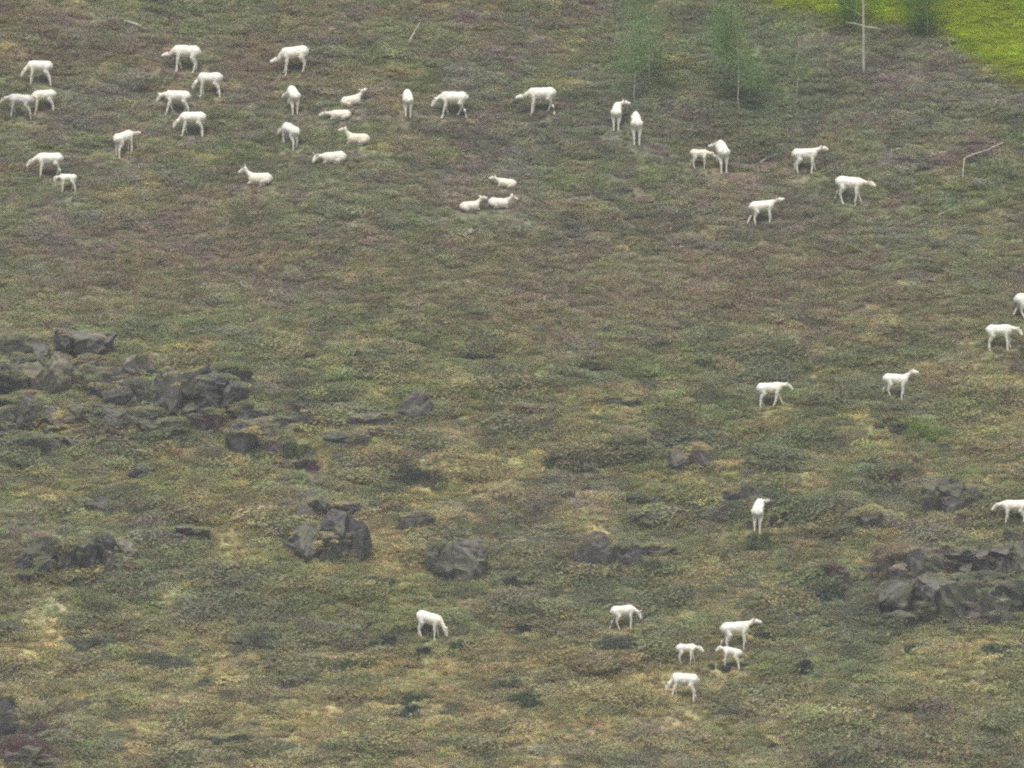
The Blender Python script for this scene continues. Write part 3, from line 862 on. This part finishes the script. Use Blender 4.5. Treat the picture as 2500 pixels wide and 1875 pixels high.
g = np.random.default_rng(32)
P = points(70000, g)
ppx, ppy = to_px(P[:, 0], P[:, 1], P[:, 2])
mm = meadow_mask(ppx, ppy); lowp = sst(650, 1000, ppy)
pr = (.30 + .7 * lowp * fbm(P[:, 0] / 2 + 40, P[:, 1] / 1.4 + 7, 1, 3) * 1.6) * (1 - mm)
P = clear_shrubs(P[g.uniform(0, 1, len(P)) < pr])
col = veg_colour(P[:, 0], P[:, 1], P[:, 2])
lowp = sst(650, 1000, to_px(P[:, 0], P[:, 1], P[:, 2])[1])[:, None]
col = col * (1 - .28 - .12 * lowp) + np.array([.40, .36, .22]) * (.28 + .12 * lowp)
s = .55 + .6 * g.random(len(P))
scl = np.stack([s, s, s * g.uniform(.7, 1.1, len(P))], 1)
rot = np.stack([g.normal(.3, .15, len(P)), g.normal(0, .15, len(P)), g.normal(0, .4, len(P))], 1)
scatter('dry_grass', P, scl, rot, jitter(col, g), g.integers(0, 3, len(P)), protos_g,
        'dry tan and olive grass growing between the dwarf shrubs', 'grass')

g = np.random.default_rng(33)
n = 85000
x = g.uniform(5, 18.5, n); y = g.uniform(9, 20.5, n); P = np.stack([x, y, height(x, y)], 1)
ppx, ppy = to_px(P[:, 0], P[:, 1], P[:, 2])
P = P[g.uniform(0, 1, n) < meadow_mask(ppx, ppy)]
col = veg_colour(P[:, 0], P[:, 1], P[:, 2])
s = .6 + .5 * g.random(len(P))
scl = np.stack([s, s, s * .8], 1)
rot = np.stack([g.normal(.3, .15, len(P)), g.normal(0, .15, len(P)), g.normal(0, .4, len(P))], 1)
scatter('meadow_grass', P, scl, rot, jitter(col, g, .09, .04), g.integers(0, 3, len(P)), protos_g,
        'vivid yellow green grass of the meadow in the upper corner', 'meadow grass')

# ------------------------------------------------------------------ shrubs
def shrub(cx, base, w, h, kind, label, seed):
    g = np.random.default_rng(seed)
    W, H = w * PX * .60, h * PX * .62
    D = min(W * .6, h * PX * .5)
    p = at(cx, base - h * .12)
    root = empty('shrub', (p[0], p[1] + D * .35, float(height(p[0], p[1] + D * .35, False)) - .03))
    nl = int(np.clip(2200 * (w * h) / 2400, 700, 5000))
    nb = max(4, int(w * h / 260))
    bx = g.uniform(-.85, .85, nb); by = g.uniform(-.8, .8, nb); r = np.sqrt(bx ** 2 + by ** 2)
    bz = np.sqrt(np.clip(1.15 - r ** 2, .05, 1)) * g.uniform(.35, .8, nb)
    k = g.integers(0, nb, nl)
    off = g.normal(size=(nl, 3)); off /= np.linalg.norm(off, axis=1)[:, None]; off *= g.uniform(.5, 1.0, (nl, 1)) ** .6
    c = np.stack([bx[k] * W + off[:, 0] * W * .30, by[k] * D + off[:, 1] * D * .34, bz[k] * H], 1)
    c[:, 2] = np.maximum(bz[k] * H + off[:, 2] * H * .34, .015)
    gl = height(c[:, 0] + p[0], c[:, 1] + p[1] + D * .35, False) - root.location.z
    c[:, 2] += gl
    me = quads_mesh('foliage', leaf_quads(c, .042, g, .3)); me.materials.append(LEAF[kind])
    f = bpy.data.objects.new('foliage', me); C.objects.link(f); f.parent = root
    for j in range(min(nb, 7)):
        V, F = tube([(bx[j] * W * .15, by[j] * D * .15, -.05), (bx[j] * W * .6, by[j] * D * .6, bz[j] * H * .5 + by[j] * D * .3),
                     (bx[j] * W, by[j] * D, bz[j] * H + by[j] * D * .5)], [.016, .011, .005], 5)
        mesh_obj('stem', V, F, M_STEM, root)
    tag(root, label, 'shrub', 'low shrubs on the hillside')
    return root

for i, q in enumerate(SHRUBS): shrub(*q, 3000 + i)

# ------------------------------------------------------------------ trees and dead wood
def limb(name, pts, rad, mat, parent, n=7):
    V, F = tube(pts, rad, n)
    return mesh_obj(name, V, F, mat, parent)

def tree(px, base, hgt, crown_z, crown_r, nleaf, kind, label, seed, cat='tree', lean=0.0, leaf=.055):
    nleaf = int(nleaf * 2.9)
    g = np.random.default_rng(seed)
    p = at(px, base)
    root = empty('young_aspen' if kind == 'aspen' else 'leafy_tree', (p[0], p[1], p[2] - .05))
    pts = [(0, 0, 0)]
    for i in range(1, 7):
        t = i / 6
        pts.append((lean * t + g.normal(0, .045), g.normal(0, .045), hgt * t))
    limb('trunk', pts, [.017 * (1 - .14 * i) for i in range(7)], M_ASPEN, root)
    z0, z1 = crown_z
    cs = []
    for j in range(11):
        z = z0 + (z1 - z0) * (j + .5) / 11 + g.normal(0, .08)
        a = g.uniform(0, 6.28); t = z / hgt
        L = crown_r * (1.0 - .75 * abs((z - z0) / (z1 - z0) - .35)) * g.uniform(.6, 1.1)
        b0 = Vector((lean * t, 0, z)); b1 = b0 + Vector((math.cos(a) * L, math.sin(a) * L, L * .55))
        limb('limb', [b0, (b0 + b1) / 2 + Vector((0, 0, .03)), b1], [.012, .008, .004], M_ASPEN, root, 5)
        cs += [(b0 * (1 - f) + b1 * f, .16 + .20 * g.random()) for f in (.45, .75, 1.0)]
    k = g.integers(0, len(cs), nleaf)
    cc = np.array([c[0][:] for c in cs])[k]; rr = np.array([c[1] for c in cs])[k][:, None]
    c = cc + g.normal(size=(nleaf, 3)) * rr
    me = quads_mesh('crown', leaf_quads(c, leaf, g)); me.materials.append(LEAF[kind])
    o = bpy.data.objects.new('crown', me); C.objects.link(o); o.parent = root
    tag(root, label, cat, 'young trees on the upper slope')
    return root

tree(1585, 214, 3.6, (.7, 3.6), .62, 1500, 'aspen', 'airy young green tree standing above the two sheep seen from behind', 50, lean=-.15)
tree(1550, 256, 2.3, (1.0, 2.3), .5, 650, 'aspen', 'thin sapling just left of the airy young tree, with sparse leaves', 51)
tree(1806, 284, 3.3, (.7, 3.2), .85, 2300, 'aspen', 'widest airy green tree, left of the tall dead snag', 52, lean=-.1)
tree(1945, 246, 2.3, (.6, 2.3), .6, 330, 'aspen', 'faint sparse sapling between the widest tree and the snag', 53)
tree(2088, 78, 2.6, (.25, 2.5), .5, 1500, 'spruce', 'dark green tree behind the top of the snag', 54)
tree(2262, 96, 2.8, (.2, 2.7), .46, 2600, 'spruce', 'dark green tree at the edge of the bright meadow', 55)

def dead(name, pxs, lifts, rads, mat, label, cat, branches=()):
    """dead wood laid out along points on the hill; lifts are heights above the ground there"""
    W = [at(*q) for q in pxs]
    root_p = W[0]
    root = empty(name, tuple(root_p))
    pts = [Vector(w) - Vector(root_p) + Vector((0, 0, l)) for w, l in zip(W, lifts)]
    fine = []; fr = []
    rd = random.Random(len(label))
    for i in range(len(pts) - 1):
        for f in (0, .33, .66):
            fine.append(pts[i].lerp(pts[i + 1], f) + Vector((rd.uniform(-.01, .01), 0, rd.uniform(-.012, .012))))
            fr.append(rads[i] * (1 - f) + rads[i + 1] * f)
    fine.append(pts[-1]); fr.append(rads[-1])
    limb('stem', fine, fr, mat, root)
    for a, b, r in branches:
        limb('branch', [Vector(a), (Vector(a) + Vector(b)) / 2 + Vector((0, 0, .02)), Vector(b)], [r, r * .75, r * .4], mat, root, 6)
    tag(root, label, cat, 'dead wood on the hillside')

def snag(px, base, hgt, r, label, branches, mat=M_PALE, lean=0.0):
    p = at(px, base)
    root = empty('dead_snag', (p[0], p[1], p[2] - .05))
    rd = random.Random(px)
    pts = [(lean * i / 8 + (rd.uniform(-.012, .012) if i else 0), 0, hgt * i / 8) for i in range(9)]
    limb('trunk', pts, [r * (1 - .055 * i) for i in range(9)], mat, root, 9)
    for z, dx, dy, dz, br in branches:
        b0 = Vector((lean * z / hgt, 0, z)); b1 = b0 + Vector((dx, dy, dz))
        limb('branch', [b0, b0.lerp(b1, .5) + Vector((0, 0, .02)), b1], [br, br * .8, br * .45], mat, root, 6)
    tag(root, label, 'dead tree', 'dead wood on the hillside')

snag(2109, 192, 3.4, .046, 'tall pale dead trunk with a crossing branch, below the bright meadow',
     [(1.63, -.52, .05, .10, .030), (1.60, .56, -.05, -.08, .031), (2.9, .3, 0, .2, .02), (1.0, -.12, 0, .06, .014), (.62, .10, .02, .05, .012), (1.22, .13, 0, .08, .012), (1.9, -.22, 0, .14, .016), (2.2, .18, 0, .10, .014)], lean=-.04)
snag(2008, 100, .38, .022, 'short pale dead stick with a bent arm, left of the tall dead trunk', [(.34, -.25, 0, .10, .016), (.30, -.5, .05, .2, .012)])
snag(2176, 396, .46, .022, 'short grey dead stick standing alone on the right above the heath', [(.3, -.08, 0, .1, .008)], mat=M_GREYWOOD)
snag(1850, 446, .55, .016, 'thin grey stick standing at the end of the fallen pole', [(.35, .06, 0, .1, .006)], mat=M_GREYWOOD)
dead('fallen_branch', [(2350, 452), (2354, 408), (2372, 398), (2412, 382), (2452, 360)], [.05, .24, .24, .20, .16], [.014, .019, .022, .026, .013], M_PALE,
     'long pale bent branch lying near the right edge, above the open slope', 'branch')
dead('fallen_pole', [(1855, 404), (1885, 390), (1918, 377)], [.10, .12, .10], [.022, .026, .016], M_PALE, 'grey fallen pole between two ewes on the upper right', 'branch')
dead('fallen_stick', [(984, 132), (1006, 98), (1026, 64)], [.10, .13, .12], [.026, .028, .018], M_PALE, 'thin grey stick lying uphill near the top centre', 'branch')
dead('weathered_log', [(302, 58), (330, 68), (358, 80)], [.10, .12, .10], [.035, .045, .03], M_GREYWOOD, 'short weathered log near the top left above the ewes', 'log')
dead('fallen_stick', [(2290, 534), (2310, 526), (2330, 517)], [.10, .12, .10], [.022, .024, .014], M_PALE, 'short grey stick lying below the pale bent branch', 'branch')
dead('bare_branch', [(2172, 1464), (2184, 1442), (2212, 1428)], [.05, .22, .30], [.014, .012, .008], M_GREYWOOD, 'bare thin branch sticking up over the lower right outcrop', 'branch')
dead('broken_log', [(2292, 78), (2306, 84), (2304, 94)], [.08, .10, .04], [.035, .045, .025], M_PALE, 'pale broken log piece at the left edge of the bright meadow', 'log')
dead('broken_log', [(2308, 104), (2318, 114), (2328, 126)], [.06, .07, .05], [.025, .035, .02], M_PALE, 'pale log piece just below the broken one at the meadow edge', 'log')

# ------------------------------------------------------------------ sheep
def body_mesh(V, F, voxel, mat, seed):
    me = bpy.data.meshes.new('raw'); me.from_pydata([tuple(v) for v in V], [], F); me.update()
    o = bpy.data.objects.new('raw', me); C.objects.link(o)
    md = o.modifiers.new('r', 'REMESH'); md.mode = 'VOXEL'; md.voxel_size = voxel; md.use_smooth_shade = True
    sm = o.modifiers.new('s', 'SMOOTH'); sm.factor = .5; sm.iterations = 3
    dg = bpy.context.evaluated_depsgraph_get()
    out = bpy.data.meshes.new_from_object(o.evaluated_get(dg))
    bpy.data.objects.remove(o); bpy.data.meshes.remove(me)
    n = len(out.vertices); co = np.zeros(n * 3, np.float32); out.vertices.foreach_get('co', co); co = co.reshape(-1, 3)
    no = np.zeros(n * 3, np.float32); out.vertices.foreach_get('normal', no); no = no.reshape(-1, 3)
    w = (fbm(co[:, 0] * 11 + seed, co[:, 2] * 11 + co[:, 1] * 8, 2, 2) - .5) * .022
    co = co + no * w[:, None]
    out.vertices.foreach_set('co', co.reshape(-1)); out.update()
    out.polygons.foreach_set('use_smooth', [True] * len(out.polygons))
    out.materials.clear(); out.materials.append(mat)
    return out

def sheep(px, fy, s, head, np_, hp, label, nyaw=0, hyaw=None, legs=(0, 0, 0, 0), lying=False, lamb=False, coat=None, horn=None, earup=0, nlen=1.0, wid=1.0, dip=0):
    """px, fy: photo pixel of the ground under the body; head: heading in degrees (0 right, 90 uphill, 180 left)"""
    s *= 1.0 if lamb else (.97 if lying else .945)
    p = at(px, fy)
    yaw = R(head); cy, sy = math.cos(yaw), math.sin(yaw)
    kind = 'lamb' if lamb else 'sheep'
    root = empty(kind, tuple(p), yaw)
    def gz(lx, ly): return float(height(p[0] + lx * cy - ly * sy, p[1] + lx * sy + ly * cy, False)) - p[2]
    hip = .26 * s
    pitch = math.atan2(gz(hip, 0) - gz(-hip, 0), 2 * hip) * (.85 if lying else .72)
    pitch -= R(dip)
    roll = math.atan2(gz(0, .1 * s) - gz(0, -.1 * s), .2 * s) * (.55 if lying else .12)
    zoff = .5 * (gz(hip, 0) + gz(-hip, 0))
    rm = Matrix.Rotation(-pitch, 3, 'Y') @ Matrix.Rotation(roll, 3, 'X')
    pivot = Vector((0, 0, (.20 if lying else .55)))
    bl = .84 if lying else (.88 if lamb else 1.0); th = .88 if lamb else 1.0
    raise_ = 0.0 if lying else .03
    def B(x, y, z):
        z += raise_
        v = rm @ ((Vector((x, y, z)) - pivot)) + pivot
        return Vector((v.x * s, v.y * s, v.z * s + zoff))
    lift = 0.0 if not lying else -.475
    parts = []
    T = [(-.465, .70, .06, .05), (-.425, .69, .135, .105), (-.33, .675, .190, .155), (-.18, .662, .192, .165), (-.02, .655, .196, .172),
         (.14, .655, .200, .164), (.26, .664, .192, .145), (.35, .675, .165, .122), (.41, .69, .11, .085), (.435, .695, .05, .04)]
    pts = []; rad = []
    for x, z, rz, ry in T:
        pts.append(B(x * bl, 0, z + lift)); rad.append((ry * s * th * wid * (1.17 if lying else 1.14), rz * s * th * (.95 if lying else 1)))
    parts.append(tube(pts, rad, 16))
    parts.append(round_tube([B(-.44 * bl, 0, .74 + lift), B(-.485 * bl, 0, .69 + lift), B(-.49 * bl, 0, .63 + lift)], [.035 * s, .03 * s, .018 * s], 8))
    # neck and head
    nl = (.22 if lamb else .265) * nlen
    a, y_ = R(np_), R(nyaw)
    d = Vector((math.cos(a) * math.cos(y_), math.cos(a) * math.sin(y_), math.sin(a)))
    nb = Vector((.285 * bl, 0, .715 + lift)); ne = nb + d * (nl + .08)
    mid = nb.lerp(ne, .5) + Vector((.02, 0, .012))
    parts.append(round_tube([B(*nb), B(*nb.lerp(mid, .6)), B(*mid), B(*ne)],
                            [(.090 * s, .146 * s), (.072 * s, .108 * s), (.058 * s, .078 * s), (.050 * s, .058 * s)], 12))
    hy = R(nyaw if hyaw is None else hyaw); ha = R(hp)
    hd = Vector((math.cos(ha) * math.cos(hy), math.cos(ha) * math.sin(hy), math.sin(ha)))
    side = Vector((-math.sin(hy), math.cos(hy), 0)); up = hd.cross(side) * -1
    if up.z < 0 and abs(hp) < 80: up = -up
    k = 1.12 if lamb else 1.0
    h0 = ne + up * .012
    hl = .225 * k if not lamb else .19 * k
    parts.append(round_tube([B(*(h0 - hd * .03)), B(*(h0 + hd * hl * .18)), B(*(h0 + hd * hl * .45 - up * .008)), B(*(h0 + hd * hl * .78 - up * .022)), B(*(h0 + hd * hl - up * .03))],
                            [(.056 * s * k, .066 * s * k), (.068 * s * k, .088 * s * k), (.058 * s * k, .074 * s * k), (.050 * s * k, .058 * s * k), (.043 * s * k, .048 * s * k)], 12))
    # legs
    legs = tuple(l + d for l, d in zip(legs, (.065, -.05, -.07, .075))) if abs(math.sin(yaw)) < .5 else legs
    feet = []
    if not lying:
        def leg(pl, rads, sw, sgn):
            top = pl[0][2]
            fx, fyl = pl[-1][0] * bl + sw, pl[-1][1] * sgn
            ft = (gz(fx * s, fyl * s)) / s
            q = []
            bt = B(pl[0][0] * bl, pl[0][1] * sgn, top)
            for (x, y, z) in pl:
                f = min(1, max(0, (top - z) / top))
                # at the top the leg belongs to the leaning body, at the foot to the ground
                a_ = B(x * bl, y * sgn, z); b_ = Vector(((x * bl + sw * f ** .9) * s, y * sgn * s, (z * (1 - 0) + ft) * s))
                q.append(a_.lerp(b_, f ** .8) if f > 0 else a_)
            parts.append(round_tube(q, [r * s for r in rads], 9))
            feet.append(q[-1])
        fr = [(.27, .085, .62), (.25, .105, .46), (.275, .092, .27), (.268, .088, .095), (.285, .088, .03)]
        hr = [(-.30, .075, .66), (-.22, .105, .49), (-.335, .092, .30), (-.318, .088, .095), (-.300, .088, .03)]
        rf = [.092, .062, .040, .031, .036]; rh = [.146, .104, .047, .033, .036]
        for sgn, i in ((1, 0), (-1, 1)):
            leg(fr, rf, legs[i], sgn)
        for sgn, i in ((1, 2), (-1, 3)):
            leg(hr, rh, legs[i], sgn)
    else:
        for sgn in (1, -1):
            parts.append(round_tube([B(.27 * bl, .09 * sgn, .17), B(.36 * bl, .11 * sgn, .075), B(.44 * bl, .10 * sgn, .055)], [.075 * s, .05 * s, .036 * s], 9))
            parts.append(round_tube([B(.44 * bl, .10 * sgn, .05), B(.30 * bl, .085 * sgn, .035)], [.034 * s, .026 * s], 8))
            parts.append(round_tube([B(-.28 * bl, .10 * sgn, .17), B(-.14 * bl, .15 * sgn, .13)], [.125 * s, .085 * s], 10))
            parts.append(round_tube([B(-.14 * bl, .17 * sgn, .10), B(-.24 * bl, .18 * sgn, .045), B(-.02 * bl, .17 * sgn, .035)], [.05 * s, .036 * s, .026 * s], 8))
    V, F = join(parts)
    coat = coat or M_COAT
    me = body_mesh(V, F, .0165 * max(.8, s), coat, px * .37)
    body = bpy.data.objects.new('body', me); C.objects.link(body); body.parent = root
    # ears, eyes, horns, hooves
    for sgn in (1, -1):
        e0 = h0 + side * (.048 * k * sgn) + up * .035 - hd * .005
        e1 = e0 + side * (.105 * k * sgn) + up * (.02 + .06 * earup) - hd * .04
        em = e0.lerp(e1, .5)
        Vv, Ff = tube([B(*e0), B(*em), B(*e1)], [(.016 * s, .016 * s), (.015 * s, .034 * s), (.005 * s, .007 * s)], 7)
        mesh_obj('ear', Vv, Ff, coat, root)
        c = h0 + hd * hl * .36 + side * (.050 * k * sgn) + up * .022
        Vv, Ff = round_tube([B(*(c - hd * .004)), B(*(c + hd * .004))], [.010 * s, .010 * s], 6)
        mesh_obj('eye', Vv, Ff, M_EYE, root)
        if not lamb:
            b0 = h0 + side * (.030 * sgn) + up * .058 + hd * .03
            b1 = b0 + up * .075 - hd * .03 + side * (.020 * sgn); b2 = b1 + up * .035 - hd * .07 + side * (.025 * sgn)
            b3 = b2 - hd * .05 - up * .012 + side * (.01 * sgn)
            Vv, Ff = tube([B(*b0), B(*b1), B(*b2), B(*b3)], [.021 * s, .016 * s, .010 * s, .003 * s], 7)
            mesh_obj('horn', Vv, Ff, horn or M_HORN, root)
    m0 = h0 + hd * (hl + .022) - up * .03
    Vv, Ff = round_tube([B(*(m0 - side * .012)), B(*(m0 + side * .012))], [.012 * s, .012 * s], 6)
    mesh_obj('nose', Vv, Ff, M_HOOF, root)
    for q in feet:
        Vv, Ff = tube([q + Vector((0, 0, .012 * s)), q + Vector((.008 * s, 0, -.035 * s))], [.029 * s, .034 * s], 8)
        mesh_obj('hoof', Vv, Ff, M_HOOF, root)
    tag(root, label, kind, 'lambs on the hillside' if lamb else 'white sheep on the hillside')
    return root

for q in SHEEP: sheep(*q[:7], **q[7])

# ------------------------------------------------------------------ the air between the camera and the far slope
zmin, zmax = float(Z.min()) - 1.0, max(float(Z.max()), 8.0) + 4.0
xs, ys = float(gx[-1]) + 5, float(max(gy[-1], -gy[0])) + 5
V = [(a, b, c) for a in (-xs, xs) for b in (-ys, ys) for c in (zmin, zmax)]
F = [(0, 1, 3, 2), (4, 6, 7, 5), (0, 4, 5, 1), (2, 3, 7, 6), (0, 2, 6, 4), (1, 5, 7, 3)]
M_AIR = bpy.data.materials.new('thin summer haze'); M_AIR.use_nodes = True
nt = M_AIR.node_tree; nt.nodes.clear()
vo = nt.nodes.new('ShaderNodeVolumePrincipled'); vo.inputs['Color'].default_value = (.97, .98, 1, 1)
vo.inputs['Density'].default_value = HAZE_DENSITY
nt.links.new(vo.outputs[0], nt.nodes.new('ShaderNodeOutputMaterial').inputs['Volume'])
air = mesh_obj('haze', V, F, M_AIR, smooth=False)
tag(air, kind='stuff')
air.visible_shadow = True
